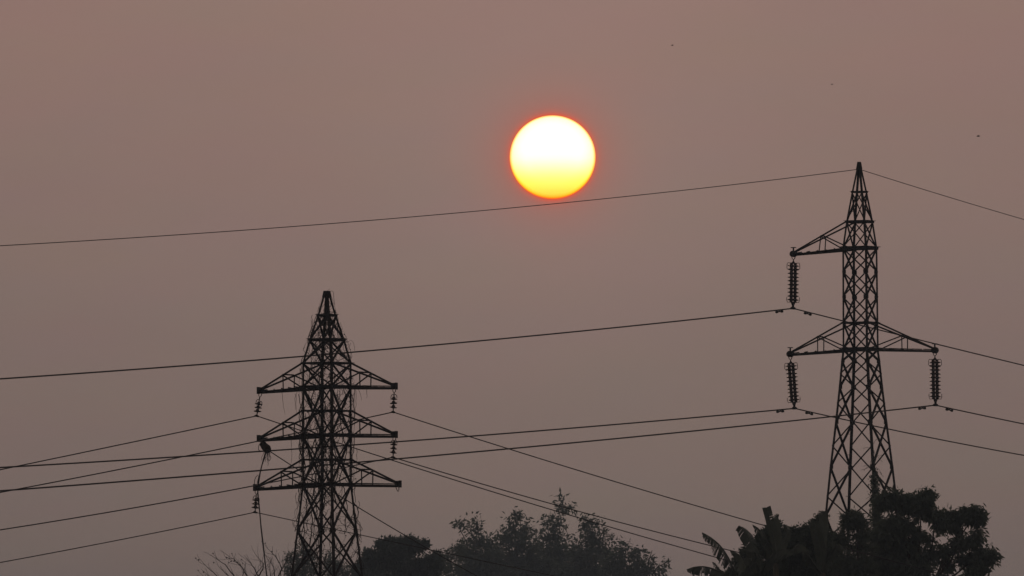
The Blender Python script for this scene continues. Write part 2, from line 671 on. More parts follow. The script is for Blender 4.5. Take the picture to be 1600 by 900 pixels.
JR = random.Random(3)
DISC_A = disc_mesh(.146, .150)
DISC_B = disc_mesh(.118, .13)
DISC_C = disc_mesh(.126, .128)


def horn(root, pts, r=.012):
    m = MB()
    m.tube(pts, r, 5)
    m.build('arcing_horn', M_STEEL, root)


def double_string(hang, tower, tilt, label):
    """double suspension string, the two strings side by side along the line; returns the clamp"""
    p = tower.world(hang)
    r = empty('insulator_string', p)
    r.rotation_euler = (Matrix.Rotation(tilt, 3, 'Y') @ Matrix.Rotation(-tower.th, 3, 'Z')).to_euler()
    tag(r, label, 'insulator', 'double insulator strings on the bare pylon')
    m = MB()
    m.tube([(-.085, 0, .03), (-.05, 0, -.08), (0, 0, -.13), (.05, 0, -.08), (.085, 0, .03)], .016, 6)
    m.tube([(0, 0, -.12), (0, 0, -.20)], .022, 6)
    m.build('shackle', M_STEEL, r)
    dy = .165
    m = MB()
    for sx_ in (-.006, .006):
        vs_ = [(sx_ - .006, -dy - .03, -.27), (sx_ - .006, dy + .03, -.27), (sx_ - .006, .04, -.18), (sx_ - .006, -.04, -.18)]
        vs_ += [(x + .012, y, z) for x, y, z in vs_]
        m.add(vs_, [(0, 1, 2, 3), (7, 6, 5, 4), (0, 4, 5, 1), (1, 5, 6, 2), (2, 6, 7, 3), (3, 7, 4, 0)])
    m.build('top_yoke', M_STEEL, r)
    zt = -.34
    for sy_ in (-1, 1):
        for i in range(10):
            o = link('insulator_disc', DISC_A, None, r)
            o.location = (0, sy_ * dy, zt - i * .139)
            o.rotation_euler = (JR.gauss(0, .05), JR.gauss(0, .05), 0)
        m = MB()
        m.tube([(0, sy_ * dy, -.24), (0, sy_ * dy, zt - 9 * .139 - .12)], .059, 8)
        m.build('string_core', M_DISC, r)
    zb = zt - 9 * .139
    m = MB()
    for sx_ in (-.012, .012):
        vs_ = [(sx_ - .006, -dy - .02, zb - .09), (sx_ - .006, -.05, zb - .24), (sx_ - .006, .05, zb - .24), (sx_ - .006, dy + .02, zb - .09)]
        vs_ += [(x + .012, y, z) for x, y, z in vs_]
        m.add(vs_, [(0, 1, 2, 3), (7, 6, 5, 4), (0, 4, 5, 1), (1, 5, 6, 2), (2, 6, 7, 3), (3, 7, 4, 0)])
    m.build('bottom_yoke', M_STEEL, r)
    m = MB()
    m.tube([(0, 0, zb - .20), (0, 0, zb - .30)], .045, 8)
    m.tube([(0, -.24, zb - .345), (0, -.12, zb - .325), (0, .12, zb - .325), (0, .24, zb - .345)], [.02, .05, .05, .02], 8)
    m.build('suspension_clamp', M_STEEL, r)
    for s_ in (-1, 1):
        w = .30
        d = Vector((s_ * math.cos(tower.th) * 1, s_ * math.sin(tower.th), 0))     # loops stand out to both sides
        o_ = Vector((0, s_ * dy * .5, 0))
        horn(r, [o_ + d * .06 + Vector((0, 0, -.25)), o_ + d * .17 + Vector((0, 0, -.24)), o_ + d * .195 + Vector((0, 0, -.28)),
                 o_ + d * .205 + Vector((0, 0, -.44)), o_ + d * .18 + Vector((0, 0, -.475)), o_ + d * .09 + Vector((0, 0, -.46))], .0115)
        horn(r, [o_ + d * .08 + Vector((0, 0, zb - .10)), o_ + d * .17 + Vector((0, 0, zb - .11)),
                 o_ + d * .20 + Vector((0, 0, zb - .03)), o_ + d * .20 + Vector((0, 0, zb + .08))], .0115)
    rm = Matrix.Translation(r.location) @ r.rotation_euler.to_matrix().to_4x4()
    return rm @ Vector((0, 0, zb - .33))


c1a = double_string(t1a, T1, math.radians(0.6), 'double disc insulator string hanging from the single upper arm of the bare pylon')
c1b = double_string(t1b, T1, math.radians(-4.5), 'slanting double disc insulator string under the lower left arm of the bare pylon')
c1c = double_string(t1c, T1, math.radians(-0.6), 'double disc insulator string under the outermost right arm of the bare pylon')


def single_string(hang, tower, tilt, label, mesh=DISC_B, pitch=.12, first=.26, tail=.16, hornstyle=0, nd=3):
    p = tower.world(hang)
    r = empty('insulator_string', p)
    r.rotation_euler = (Matrix.Rotation(tilt, 3, 'Y') @ Matrix.Rotation(-tower.th, 3, 'Z')).to_euler()
    tag(r, label, 'insulator', 'short insulator strings on the overgrown pylon')
    m = MB()
    m.tube([(-.055, 0, .06), (-.05, 0, -.04), (0, 0, -.10), (.05, 0, -.04), (.055, 0, .06)], .013, 6)
    m.tube([(0, 0, -.09), (0, 0, -first + .05)], .02, 6)
    m.build('shackle', M_RUST, r)
    for i in range(nd):
        o = link('insulator_disc', mesh, None, r)
        o.location = (0, 0, -first - i * pitch)
        o.rotation_euler = (JR.gauss(0, .08), JR.gauss(0, .08), 0)
    zb = -first - (nd - 1) * pitch
    m = MB()
    m.tube([(0, 0, -first + .06), (0, 0, zb - tail + .02)], .02, 6)
    m.tube([(0, -.13, zb - tail - .015), (0, -.05, zb - tail), (0, .05, zb - tail), (0, .13, zb - tail - .015)], [.015, .035, .035, .015], 6)
    m.build('suspension_clamp', M_RUST, r)
    zh = -first + .11
    for s_ in (-1, 1):
        if hornstyle == 1 and s_ == 1:
            horn(r, [(.02, 0, zh - .08), (.10, -.05, zh - .02), (.17, -.08, zh - .06), (.18, -.08, zh - .14), (.13, -.06, zh - .2)], .012)
        else:
            horn(r, [(0, 0, zh), (s_ * .09, -s_ * .05, zh + .02), (s_ * .155, -s_ * .08, zh - .02), (s_ * .165, -s_ * .08, zh - .09)], .012)
    rm = Matrix.Translation(r.location) @ r.rotation_euler.to_matrix().to_4x4()
    return rm @ Vector((0, 0, zb - tail))


c2a = single_string(A2[0, -1], T2, math.radians(9), 'tilted three disc insulator under the top left arm of the overgrown pylon',
                    first=.30, hornstyle=1, mesh=DISC_C, pitch=.115)
c2b = single_string(A2[0, 1], T2, math.radians(3), 'upright three disc insulator with curled horns under the top right arm', first=.27, pitch=.13)
c2c = single_string(A2[1, 1], T2, math.radians(4), 'three disc insulator under the middle right arm where wires cross', first=.18, pitch=.125)
c2d = single_string(A2[2, -1], T2, math.radians(4), 'stubby creeper wrapped insulator under the lowest left arm',
                    mesh=DISC_C, first=.27, hornstyle=1, pitch=.115)


# ------------------------------------------------------------------ wires
def solve_t(P, d, px, py):
    """distance along horizontal direction d from P at which the wire stands in column px; and the height for row py"""
    z = P.z
    k = (px - 800) / FPX
    t = 0
    for _ in range(6):
        q0 = P - Vector((0, 0, CAMZ))
        A = k * (q0.y * CF.y + (z - CAMZ) * CF.z) - q0.x
        B = d.x - k * d.y * CF.y
        t = A / B
        y = P.y + d.y * t
        z = at(px, py, y).z
    return t, z


def span(P, d, pts, c=6e-4, T=90.0, n=40):
    """parabolic sag from P in horizontal direction d through one or two picture points"""
    sol = [solve_t(P, d, *p) for p in pts]
    if len(sol) == 1:
        t, z = sol[0]
        s_ = (z - P.z - c * t * t) / t
    else:
        (t1, z1_), (t2, z2_) = sol
        c = ((z2_ - P.z) / t2 - (z1_ - P.z) / t1) / (t2 - t1)
        c = min(max(c, 1.0e-4), 2.5e-3)
        s_ = (z2_ - P.z - c * t2 * t2) / t2
    return [P + d * (T * i / n) + Vector((0, 0, s_ * (T * i / n) + c * (T * i / n) ** 2)) for i in range(n + 1)]


def damper(parent, pts, dist_m):
    """dumb-bell vibration damper clamped below the wire"""
    acc = 0
    for a, b in zip(pts, pts[1:]):
        L = (b - a).length
        if acc + L >= dist_m:
            t = (dist_m - acc) / L
            p = a.lerp(b, t)
            d = (b - a).normalized()
            break
        acc += L
    m = MB()
    q = p + Vector((0, 0, -.065))
    m.tube([p + Vector((0, 0, .02)), q], .028, 6)
    m.tube([q - d * .25, q + d * .25], .024, 5)
    for s_ in (-1, 1):
        m.tube([q + d * s_ * .12, q + d * s_ * .16, q + d * s_ * .26, q + d * s_ * .30], [.024, .045, .05, .03], 8)
    m.build('vibration_damper', M_STEEL, parent)


def wire(name, left, right, r, label, group, dampers=()):
    m = MB()
    pts = list(reversed(left)) + right[1:] if left and right else (left or right)
    m.tube(pts, r, 6)
    o = m.build(name, M_WIRE)
    tag(o, label, 'power line', group)
    for side, dm in dampers:
        damper(o, left if side < 0 else right, dm)
    return o


V1 = Vector((math.sin(T1.th), math.cos(T1.th), 0))
V2 = Vector((math.sin(T2.th), math.cos(T2.th), 0))
GRP1, GRP2 = 'wires of the bare pylon', 'wires of the overgrown pylon'

pk = T1.world((0, 0, T1.prof[0][0] - .22))
wire('earth_wire', span(pk, -V1, [(865, 318.5), (0, 384)]), span(pk, V1, [(1600, 343)], c=4e-4, T=80), .0135,
     'thin earth wire from the bare pylon peak passing just below the sun', GRP1)
wire('conductor', span(c1a, -V1, [(560, 549.5), (0, 592)]), span(c1a, V1, [(1440, 530), (1600, 571)], T=80), .025,
     'power line from the single upper arm, passing the cone of the overgrown pylon', GRP1, ((-1, 1.2), (1, 1.3)))
wire('conductor', span(c1b, -V1, [(617, 690.5), (0, 730.5)]), span(c1b, V1, [(1600, 711.5)], c=5e-4, T=80), .025,
     'power line held by the slanting insulator on the lower left arm', GRP1, ((-1, 1.25), (1, 1.3)))
wire('conductor', span(c1c, -V1, [(620, 717), (0, 767)]), span(c1c, V1, [(1600, 662.5)], c=5e-4, T=70), .025,
     'power line from the far right insulator passing behind the bare pylon legs', GRP1, ((-1, 1.2), (1, 1.25)))

wire('conductor', span(c2a, -V2, [(200, 689), (0, 734)], T=70), span(c2a, V2, [(650, 731), (1080, 860)], T=60), .0175,
     'power line from the tilted insulator at the top left arm of the overgrown pylon', GRP2)
wire('conductor', span(c2b, -V2, [(400, 690), (0, 769.5)], T=70), span(c2b, V2, [(800, 703), (1180, 817)], T=60), .0175,
     'uppermost line leaving the overgrown pylon to the right, down to the banana plants', GRP2)
wire('conductor', span(c2c, -V2, [(397, 759), (0, 828)], T=70), span(c2c, V2, [(780, 764), (1080, 845)], T=60), .0175,
     'power line from the middle right insulator, upper of two close parallel wires', GRP2)
wire('conductor', span(c2d, -V2, [(0, 879)], c=6e-4, T=70), span(c2d, V2, [(463, 811), (672, 859)], T=50), .0150,
     'lowest power line, hung from the creeper wrapped insulator', GRP2)

# the broken middle left insulator: tipped over, wrapped in debris, one half of its wire fallen
tipw = T2.world(A2[1, -1])
S2 = 1 / T2.k
clump_c = at(415.0, 699.0, tipw.y)
br = empty('broken_insulator', clump_c)
tag(br, 'fallen insulator wrapped in a dark clump of debris below the middle left arm', 'insulator')
rnd = random.Random(5)
m = MB()
axd = (at(421, 706, tipw.y) - at(409, 692, tipw.y)).normalized()
side = Vector((0, -1, 0)).cross(axd).normalized()
ring = []
N = 9
prof_ = [(-.21, .05), (-.17, .105), (-.06, .12), (.06, .125), (.15, .115), (.20, .06)]
for h, r_ in prof_:
    for k in range(N):
        t = 2 * math.pi * k / N
        rr = r_ * (1 + rnd.uniform(-.15, .15))
        ring.append(axd * h + (side * math.cos(t) + Vector((0, 1, 0)) * math.sin(t)) * rr)
m.add(ring, [(i * N + k, i * N + (k + 1) % N, (i + 1) * N + (k + 1) % N, (i + 1) * N + k)
             for i in range(len(prof_) - 1) for k in range(N)] + [tuple(range(N - 1, -1, -1)), tuple((len(prof_) - 1) * N + k for k in range(N))])
m.build('debris_wrap', M_VINE, br)
m = MB()
m.tube([tipw - clump_c, at(408, 690, tipw.y) - clump_c, axd * -.2], .022, 6)
m.build('shackle', M_RUST, br)
horn(br, [at(407, 692, tipw.y) - clump_c, at(404, 697, tipw.y) - clump_c, at(404, 703, tipw.y) - clump_c, at(407, 705, tipw.y) - clump_c], .011)
m = MB()
for k in range(16):                                   # roots and straw hanging from the clump
    x0 = rnd.uniform(412, 422)
    pts = []
    x, y = x0, rnd.uniform(703, 707)
    for i in range(7):
        pts.append(at(x, y, tipw.y + rnd.uniform(-.05, .05)) - clump_c)
        x += rnd.uniform(-1.6, 1.3)
        y += rnd.uniform(.8, 4.5)
    m.tube(pts, .006, 4)
m.build('straw', M_VINE, br)
wr = at(422, 705.5, tipw.y)
wire('conductor', None, span(wr, V2, [(559, 793.5), (637, 839)], T=40), .016,
     'slack power line running down from the fallen insulator behind the pylon legs', GRP2)
pts = [at(x, y, tipw.y + dy) for x, y, dy in ((417.5, 703, 0), (413, 714, 0), (409.5, 726, .02), (406.5, 738, .05), (404.5, 750, .05), (403.2, 760, .05),
       (402.8, 770, .02), (404, 783, 0), (405.8, 800, 0), (408, 825, 0), (411, 850, 0), (414, 876, 0), (417.5, 905, 0), (421, 950, 0), (424, 1040, 0), (425, 1120, 0), (425.5, 1165, 0))]
m = MB()
m.tube(pts, [.022 + .004 * math.sin(i * 2.1) for i in range(len(pts))], 6)
tag(m.build('fallen_cable', M_WIRE), 'broken cable hanging slack past the left arm tips to the ground', 'cable')
m = MB()
p = [at(x, y, tipw.y + .05) for x, y in ((397.5, 757), (398, 750), (400, 745), (403, 742), (404, 746), (402.5, 752), (401.5, 758))]
m.tube(p, .011, 5)
tag(m.build('wire_loop', M_WIRE), 'small wire loop standing up on the lowest left arm tip', 'wire')
m = MB()
hp = A2[2, 1]
p = [T2.world(hp + Vector(v)) for v in ((-.10, 0, .08), (-.07, 0, -.02), (0, 0, -.12), (.03, 0, -.06), (.025, 0, .06))]
m.tube(p, .014, 6)
tag(m.build('empty_shackle', M_RUST), 'empty U shackle hanging from the lowest right arm tip', 'shackle')


# ------------------------------------------------------------------ creepers
def creeper(tower, name, label, n, zrange, seed, spread=1.05, rr=(.005, .011), leaf=.05, loose=.35, nleaf=2):
    rn = random.Random(seed)
    m = MB()
    for k in range(n):
        z = rn.uniform(*zrange)
        a = tower.half(z)
        f = rn.random()
        sx_, sy_ = rn.choice(((-1, -1), (1, -1), (-1, 1), (1, 1)))
        if f < .45:                                   # along a leg
            p = Vector((sx_ * a * rn.uniform(.9, spread), sy_ * a * rn.uniform(.9, spread), z))
        else:                                         # in a face or inside
            p = Vector((rn.uniform(-1, 1) * a, sy_ * a * rn.uniform(.2, 1), z))
            if rn.random() < .5:
                p = Vector((p.y, p.x, z))
        up = rn.random() < .35
        v = Vector((rn.gauss(0, .5), rn.gauss(0, .5), .8 if up else -1.0))
        pts = [p.copy()]
        for i in range(rn.randint(6, 16)):
            v += Vector((rn.gauss(0, loose), rn.gauss(0, loose), rn.gauss(0, loose) + (-.12 if not up else .05)))
            v.normalize()
            p = p + v * rn.uniform(.05, .11)
            lim = tower.half(p.z) * (spread + .12)
            p.x = max(-lim, min(lim, p.x))
            p.y = max(-lim, min(lim, p.y))
            pts.append(p.copy())
        r0 = rn.uniform(*rr)
        m.tube([tower.world(q) for q in pts], [r0 * (1 - .6 * i / len(pts)) for i in range(len(pts))], 3, cap=False)
        for i in range(nleaf):
            q = tower.world(rn.choice(pts))
            d = Vector((rn.gauss(0, 1), rn.gauss(0, 1), rn.gauss(-.6, .6))).normalized() * leaf * rn.uniform(.6, 1.6)
            s_ = d.cross(Vector((rn.gauss(0, 1), rn.gauss(0, 1), rn.gauss(0, 1)))).normalized() * leaf * .35
            m.add([q, q + d * .5 + s_, q + d, q + d * .5 - s_], [(0, 1, 2), (0, 2, 3)])
    return m, rn


m, rn = creeper(T2, 'c', '', 420, (z2(745), z2(480)), 11, spread=1.0)
m2, _ = creeper(T2, 'c', '', 110, (z2(900), z2(740)), 12, rr=(.006, .014), loose=.42)
m.add(m2.v, m2.f)
# tall wobbling stems that climb the legs and braces
for k in range(34):
    sx_, sy_ = rn.choice(((-1, -1), (1, -1), (-1, 1), (1, 1)))
    z = rn.uniform(z2(900), z2(700))
    ztop = min(z + rn.uniform(1.5, 5), z2(520))
    pts = []
    ph, ph2 = rn.uniform(0, 6), rn.uniform(0, 6)
    fx = rn.choice((1, 1, rn.uniform(-.6, .9)))
    while z < ztop:
        a = T2.half(z)
        pts.append(T2.world((sx_ * a * fx + .07 * math.sin(z * 4.1 + ph) + rn.gauss(0, .02),
                             sy_ * a + .07 * math.sin(z * 3.3 + ph2) + rn.gauss(0, .02), z)))
        z += .14
    if len(pts) > 3:
        m.tube(pts, rn.uniform(.008, .017), 4, cap=False)
# loose strands that hang outside
for x, y0, y1 in ((440, 608, 646), (454.5, 684, 724), (465, 605, 650), (467, 640, 700), (470, 575, 600), (463, 770, 815), (466, 756, 790),
                  (556, 610, 650), (553, 640, 690), (559, 600, 625), (552, 690, 705), (570, 603, 622), (461, 615, 640), (482, 775, 800),
                  (488, 492, 520), (486, 500, 535), (548, 536, 548), (473, 690, 712), (557, 700, 740), (560, 783, 806), (552, 800, 830), (530, 845, 862)):
    pts = []
    xx = x
    for i in range(8):
        pts.append(at(xx, y0 + (y1 - y0) * i / 7, 290 + rn.uniform(-.3, .3) * 0 + (x - 511) * .003))
        xx += rn.gauss(0, .9)
    m.tube(pts, [.0085 - .0006 * i for i in range(8)], 4, cap=False)
# curl at the peak and loop on the right leg
m.tube([at(x, y, 290) for x, y in ((513, 458), (516, 455), (519, 454.5), (521, 457), (521.5, 464), (522, 470), (523, 476))], .007, 4)
m.tube([at(x, y, 289.6) for x, y in ((545, 533), (549, 531.5), (552, 535), (554, 542), (554, 548))], .005, 4)
m.tube([at(x, y, 289.7) for x, y in ((552, 786), (557, 790), (560, 800), (559, 808), (555, 812), (551, 808))], .016, 5)
m.tube([at(x, y, 289.7) for x, y in ((526, 843), (532, 848), (533, 856), (529, 862), (525, 858), (527, 848))], .013, 5)
tag(m.build('dry_creeper', M_VINE), 'tangle of dry creeper stems climbing the overgrown pylon', 'creeper', kind='stuff')

# creeper thick on the nearest leg of the bare pylon
rn = random.Random(23)
m = MB()
for k in range(3400):
    py = rn.triangular(728, 915, 820)
    z = z1(py)
    c = T1.world(T1.corner(1, -1, z))
    w = .115 * min(1, .35 + (py - 722) / 40.0)
    p = c + Vector((rn.gauss(.01, w * .75), rn.gauss(0, w), rn.gauss(0, .05)))
    d = Vector((rn.gauss(0, 1), rn.gauss(0, 1), rn.gauss(-.5, .8))).normalized() * rn.uniform(.06, .15)
    s_ = d.cross(Vector((rn.gauss(0, 1), rn.gauss(0, 1), rn.gauss(0, 1)))).normalized() * .03
    m.add([p, p + d * .5 + s_, p + d, p + d * .5 - s_], [(0, 1, 2), (0, 2, 3)])
for k in range(26):
    py = rn.uniform(690, 860)
    z = z1(py)
    p = T1.world(T1.corner(1, -1, z))
    pts = [p.copy()]
    v = Vector((rn.gauss(0, .8), rn.gauss(0, .4), rn.gauss(.2, .6)))
    for i in range(7):
        v += Vector((rn.gauss(0, .5), rn.gauss(0, .3), rn.gauss(-.15, .4)))
        p = p + v.normalized() * .07
        pts.append(p.copy())
    m.tube(pts, .008, 3, cap=False)
tag(m.build('leg_creeper', M_LEAF), 'leafy creeper wrapped round the nearest leg of the bare pylon', 'creeper', kind='stuff')


# ------------------------------------------------------------------ foliage
def leaf_mesh(name, base, d, L, W, rs_, mat):
    """many folded leaves in one mesh. base, d: (n,3) arrays; L, W: (n,)"""
    n = len(base)
    d = d / np.linalg.norm(d, axis=1, keepdims=True)
    r_ = rs_.normal(size=(n, 3))
    s_ = np.cross(d, r_)
    s_ /= np.linalg.norm(s_, axis=1, keepdims=True) + 1e-9
    nn = np.cross(d, s_)
    L = L[:, None]
    W = W[:, None]
    mid = base + d * L * .42 - nn * W * .18
    v = np.stack([base, mid + s_ * W * .5, base + d * L, mid - s_ * W * .5], axis=1).reshape(-1, 3)
    i = np.arange(n)[:, None] * 4
    f = np.concatenate([i + np.array([[0, 1, 2]]), i + np.array([[0, 2, 3]])], axis=1).reshape(-1, 3)
    me = bpy.data.meshes.new(name)
    me.vertices.add(len(v))
    me.vertices.foreach_set('co', v.ravel())
    me.loops.add(f.size)
    me.loops.foreach_set('vertex_index', f.ravel())
    me.polygons.add(len(f))
    me.polygons.foreach_set('loop_start', np.arange(len(f)) * 3)
    me.update(calc_edges=True)
    me.materials.append(mat)
    return me


def tree(name, label, cat, D, base_px, lumps, mat, seed, leafL, leafW, tuft=10, tuft_r=.5, droop=.5, outward=.7, shell=.5,
         trunk_r=.16, group=None, limbs=True, ragged=0.0, twigs=0.0):
    """lumps: (px, py, rx, ry, tufts) in picture pixels at distance D; sizes become metres there"""
    rs_ = np.random.RandomState(seed)
    k = D / FPX
    base = at(base_px, 900, D)
    root = empty(name, (base.x, D, 0))
    tag(root, label, cat, group)
    org = np.array([base.x, D, 0.0])
    B, Dr, Ls = [], [], []
    m = MB()
    fork = Vector((0, 0, max(1.5, at(800, 960, D).z)))
    wob = random.Random(seed)
    m.tube([(0, 0, -.05), (wob.uniform(-.1, .1), 0, fork.z * .5), tuple(fork)], [trunk_r * 1.25, trunk_r, trunk_r * .8], 8)
    for (px, py, rx, ry, nt_) in lumps:
        c = np.array(at(px, py, D)) - org
        c[1] += rs_.uniform(-.5, .5) * (rx + ry) * k
        rad = np.array([rx * k, (rx + ry) * .5 * k, ry * k])
        if limbs and py < 885 and wob.random() < .4:
            cv = Vector(c)
            midp = fork.lerp(cv, .5) + Vector((wob.uniform(-.2, .2), wob.uniform(-.2, .2), .1))
            m.tube([fork, midp, cv], [trunk_r * .4, trunk_r * .22, trunk_r * .07], 5, cap=False)
        nc = int(nt_ * (1 - ragged))
        u = rs_.normal(size=(nc, 3))
        u /= np.linalg.norm(u, axis=1, keepdims=True)
        r_ = shell + (1 - shell) * rs_.rand(nc, 1) ** .7
        tc_ = c + u * r_ * rad * (.9 if ragged else 1.0)
        ns = nt_ - nc
        if ns > 0:                                    # sprays: branch tips that break the outline
            per = 6
            k_ = max(1, ns // per)
            su = rs_.normal(size=(k_, 3))
            su[:, 2] = np.abs(su[:, 2]) * .7 + su[:, 2] * .3
            su /= np.linalg.norm(su, axis=1, keepdims=True)
            reach = rs_.uniform(.7, 1.22, (k_, 1))
            ends = c + su * reach * rad
            t_ = rs_.uniform(.45, 1.0, (k_, per, 1))
            sp = c + (ends[:, None, :] - c) * t_ + rs_.normal(size=(k_, per, 3)) * leafL * .28
            tc_ = np.concatenate([tc_, sp.reshape(-1, 3)])
            u = np.concatenate([u, np.repeat(su, per, axis=0)])
            if twigs:
                for e_ in ends:
                    ev, cv_ = Vector(e_), Vector(c)
                    md = cv_.lerp(ev, .55) + Vector((0, 0, twigs * 3))
                    m.tube([cv_, md, ev], [twigs, twigs * .7, twigs * .35], 3, cap=False)
        nt_ = len(tc_)
        for j in range(tuft):
            dd = u * outward + rs_.normal(size=(nt_, 3)) * .65 + np.array([0, 0, -droop])
            B.append(tc_ + rs_.normal(size=(nt_, 3)) * leafL * tuft_r)
            Dr.append(dd)
            Ls.append(leafL * rs_.uniform(.55, 1.2, nt_))
    B, Dr, Ls = np.concatenate(B), np.concatenate(Dr), np.concatenate(Ls)
    m.build('trunk', M_BARK, root, True)
    link('crown', leaf_mesh('crown', B, Dr, Ls, Ls * leafW / leafL, rs_, mat), None, root)
    return root


# broad drooping tree at the foot of the bare pylon
tree('broadleaf_tree', 'large tree with drooping leaf clusters right of the bare pylon foot', 'tree', 318.0, 1440,
     [(1384, 784, 13, 10, 130), (1395, 778, 9, 6, 50), (1420, 788, 18, 11, 230), (1440, 787, 13, 10, 150), (1447, 775, 6, 5, 50), (1413, 784, 10, 5, 60),
      (1452, 798, 9, 8, 26), (1436, 805, 15, 7, 16), (1462, 804, 8, 8, 46), (1473, 811, 9, 7, 44), (1485, 816, 9, 7, 34), (1486, 805, 10, 5, 40), (1507, 807, 11, 8, 110), (1523, 805, 10, 8, 100),
      (1530, 814, 5, 7, 40), (1474, 824, 11, 7, 20), (1494, 824, 8, 7, 30), (1529, 831, 3, 8, 14), (1519, 845, 11, 7, 60), (1498, 850, 12, 9, 46),
      (1539, 865, 11, 6, 64), (1550, 872, 4, 6, 20), (1526, 871, 11, 7, 46), (1541, 887, 6, 7, 16), (1508, 878, 12, 10, 46), (1522, 896, 14, 8, 44), (1535, 882, 8, 7, 36),
      (1400, 822, 22, 13, 230), (1425, 834, 17, 10, 40), (1455, 842, 17, 9, 28), (1380, 838, 20, 16, 230), (1410, 857, 24, 16, 240),
      (1450, 868, 20, 13, 56), (1478, 858, 16, 11, 44), (1478, 886, 16, 11, 40), (1385, 875, 24, 18, 280), (1430, 890, 26, 18, 150), (1395, 905, 30, 18, 260),
      (1460, 912, 30, 16, 60), (1510, 922, 30, 14, 70), (1420, 940, 50, 25, 250), (1490, 945, 40, 22, 120)],
     M_LEAF, 3, .25, .074, tuft=9, tuft_r=.32, droop=1.05, outward=.5, shell=.15, trunk_r=.2, ragged=.72, twigs=.012)
# spiky leaved shrub between the pylon legs
tree('leafy_shrub', 'shrub with a spiky rounded top between the bare pylon legs', 'shrub', 314.0, 1335,
     [(1331, 812, 14, 8, 120), (1338, 818, 16, 11, 150), (1322, 820, 7, 8, 40), (1310, 842, 14, 8, 36), (1347, 838, 11, 9, 50), (1330, 852, 18, 7, 36),
      (1300, 850, 18, 12, 130), (1352, 862, 18, 13, 80), (1320, 872, 20, 12, 70), (1345, 890, 24, 16, 190), (1305, 890, 26, 16, 220), (1325, 920, 50, 20, 300)],
     M_LEAF, 8, .20, .050, tuft=9, tuft_r=.3, droop=.1, outward=.8, shell=.35, trunk_r=.1, ragged=.35, twigs=.01)
# rounded bush behind the bananas
tree('leafy_shrub', 'dark rounded bush rising behind the banana plants', 'shrub', 302.0, 1235,
     [(1206, 829, 10, 9, 150), (1214, 822, 7, 6, 50), (1196, 840, 12, 9, 150), (1275, 824, 9, 9, 130), (1284, 814, 6, 10, 110), (1268, 830, 9, 8, 90), (1240, 836, 18, 10, 230), (1262, 832, 14, 9, 170), (1222, 838, 16, 9, 200), (1283, 838, 14, 14, 200), (1250, 852, 34, 16, 480), (1200, 852, 26, 14, 380),
      (1180, 862, 24, 14, 330), (1285, 862, 22, 18, 330), (1228, 872, 36, 18, 560), (1170, 880, 26, 14, 330), (1275, 888, 30, 18, 400), (1200, 895, 40, 16, 480),
      (1155, 898, 26, 12, 260), (1240, 905, 50, 18, 500), (1215, 935, 80, 24, 700)],
     M_LEAF, 9, .12, .055, tuft=9, tuft_r=.5, droop=.35, outward=.7, shell=.3, trunk_r=.12, ragged=.3, twigs=.01)
# dense mushroom shaped tree by the overgrown pylon
tree('round_tree', 'dense dark tree with a flat topped crown just right of the overgrown pylon', 'tree', 600.0, 622,
     [(596, 851, 7, 5, 120), (607, 848, 6, 4, 70), (620, 851, 11, 6, 150), (634, 848, 6, 4, 70), (643, 848, 8, 5, 110), (653, 854, 6, 5, 60), (663, 851, 5, 4, 70), (657, 859, 4, 4, 20),
      (577, 867, 8, 5, 90), (588, 870, 9, 7, 130), (571, 877, 5, 5, 46), (612, 862, 17, 8, 380), (638, 863, 10, 9, 180), (684, 869, 5, 4, 46), (673, 875, 9, 5, 110),
      (657, 883, 12, 9, 200), (590, 884, 17, 10, 340), (625, 884, 27, 13, 600), (681, 889, 12, 9, 200), (562, 890, 9, 8, 120), (582, 905, 34, 12, 400), (650, 906, 38, 14, 500),
      (620, 935, 64, 22, 540)],
     M_LEAFB, 14, .235, .120, tuft=8, tuft_r=.5, droop=.3, outward=.6, shell=.3, trunk_r=.28, ragged=.55, twigs=.02)
# feathery bushes seen through the overgrown pylon
tree('feathery_bush', 'hazy pointed bush seen through the left legs of the overgrown pylon', 'shrub', 700.0, 476,
     [(476, 856, 6, 9, 25), (478, 868, 10, 10, 46), (458, 872, 12, 8, 33), (448, 884, 9, 8, 21), (470, 882, 16, 10, 63), (490, 880, 8, 9, 25), (462, 896, 20, 9, 63),
      (486, 897, 14, 9, 46), (470, 915, 30, 14, 84)],
     M_BAMBOO, 15, .32, .11, tuft=7, tuft_r=.5, droop=.2, outward=.5, shell=.2, trunk_r=.1, ragged=.4, twigs=.012)
tree('feathery_bush', 'hazy loose bush between the inner legs of the overgrown pylon', 'shrub', 710.0, 520,
     [(520, 872, 10, 7, 23), (510, 880, 10, 7, 21), (530, 884, 9, 9, 25), (515, 894, 14, 9, 46), (535, 898, 12, 9, 37), (546, 890, 7, 8, 21), (520, 915, 26, 12, 63)],
     M_BAMBOO, 16, .32, .11, tuft=7, tuft_r=.5, droop=.2, outward=.5, shell=.2, trunk_r=.1, ragged=.4, twigs=.012)
# light bush between the round tree and the bamboo
tree('feathery_bush', 'pale loose leaved bush between the flat topped tree and the bamboo', 'shrub', 740.0, 703,
     [(700, 864, 9, 7, 18), (712, 860, 9, 7, 18), (698, 876, 12, 9, 33), (714, 874, 10, 10, 33), (724, 856, 8, 7, 18), (705, 892, 22, 12, 84), (705, 915, 30, 14, 100)],
     M_BAMBOO, 17, .32, .11, tuft=7, tuft_r=.5, droop=.2, outward=.5, shell=.2, trunk_r=.1, ragged=.4, twigs=.012)


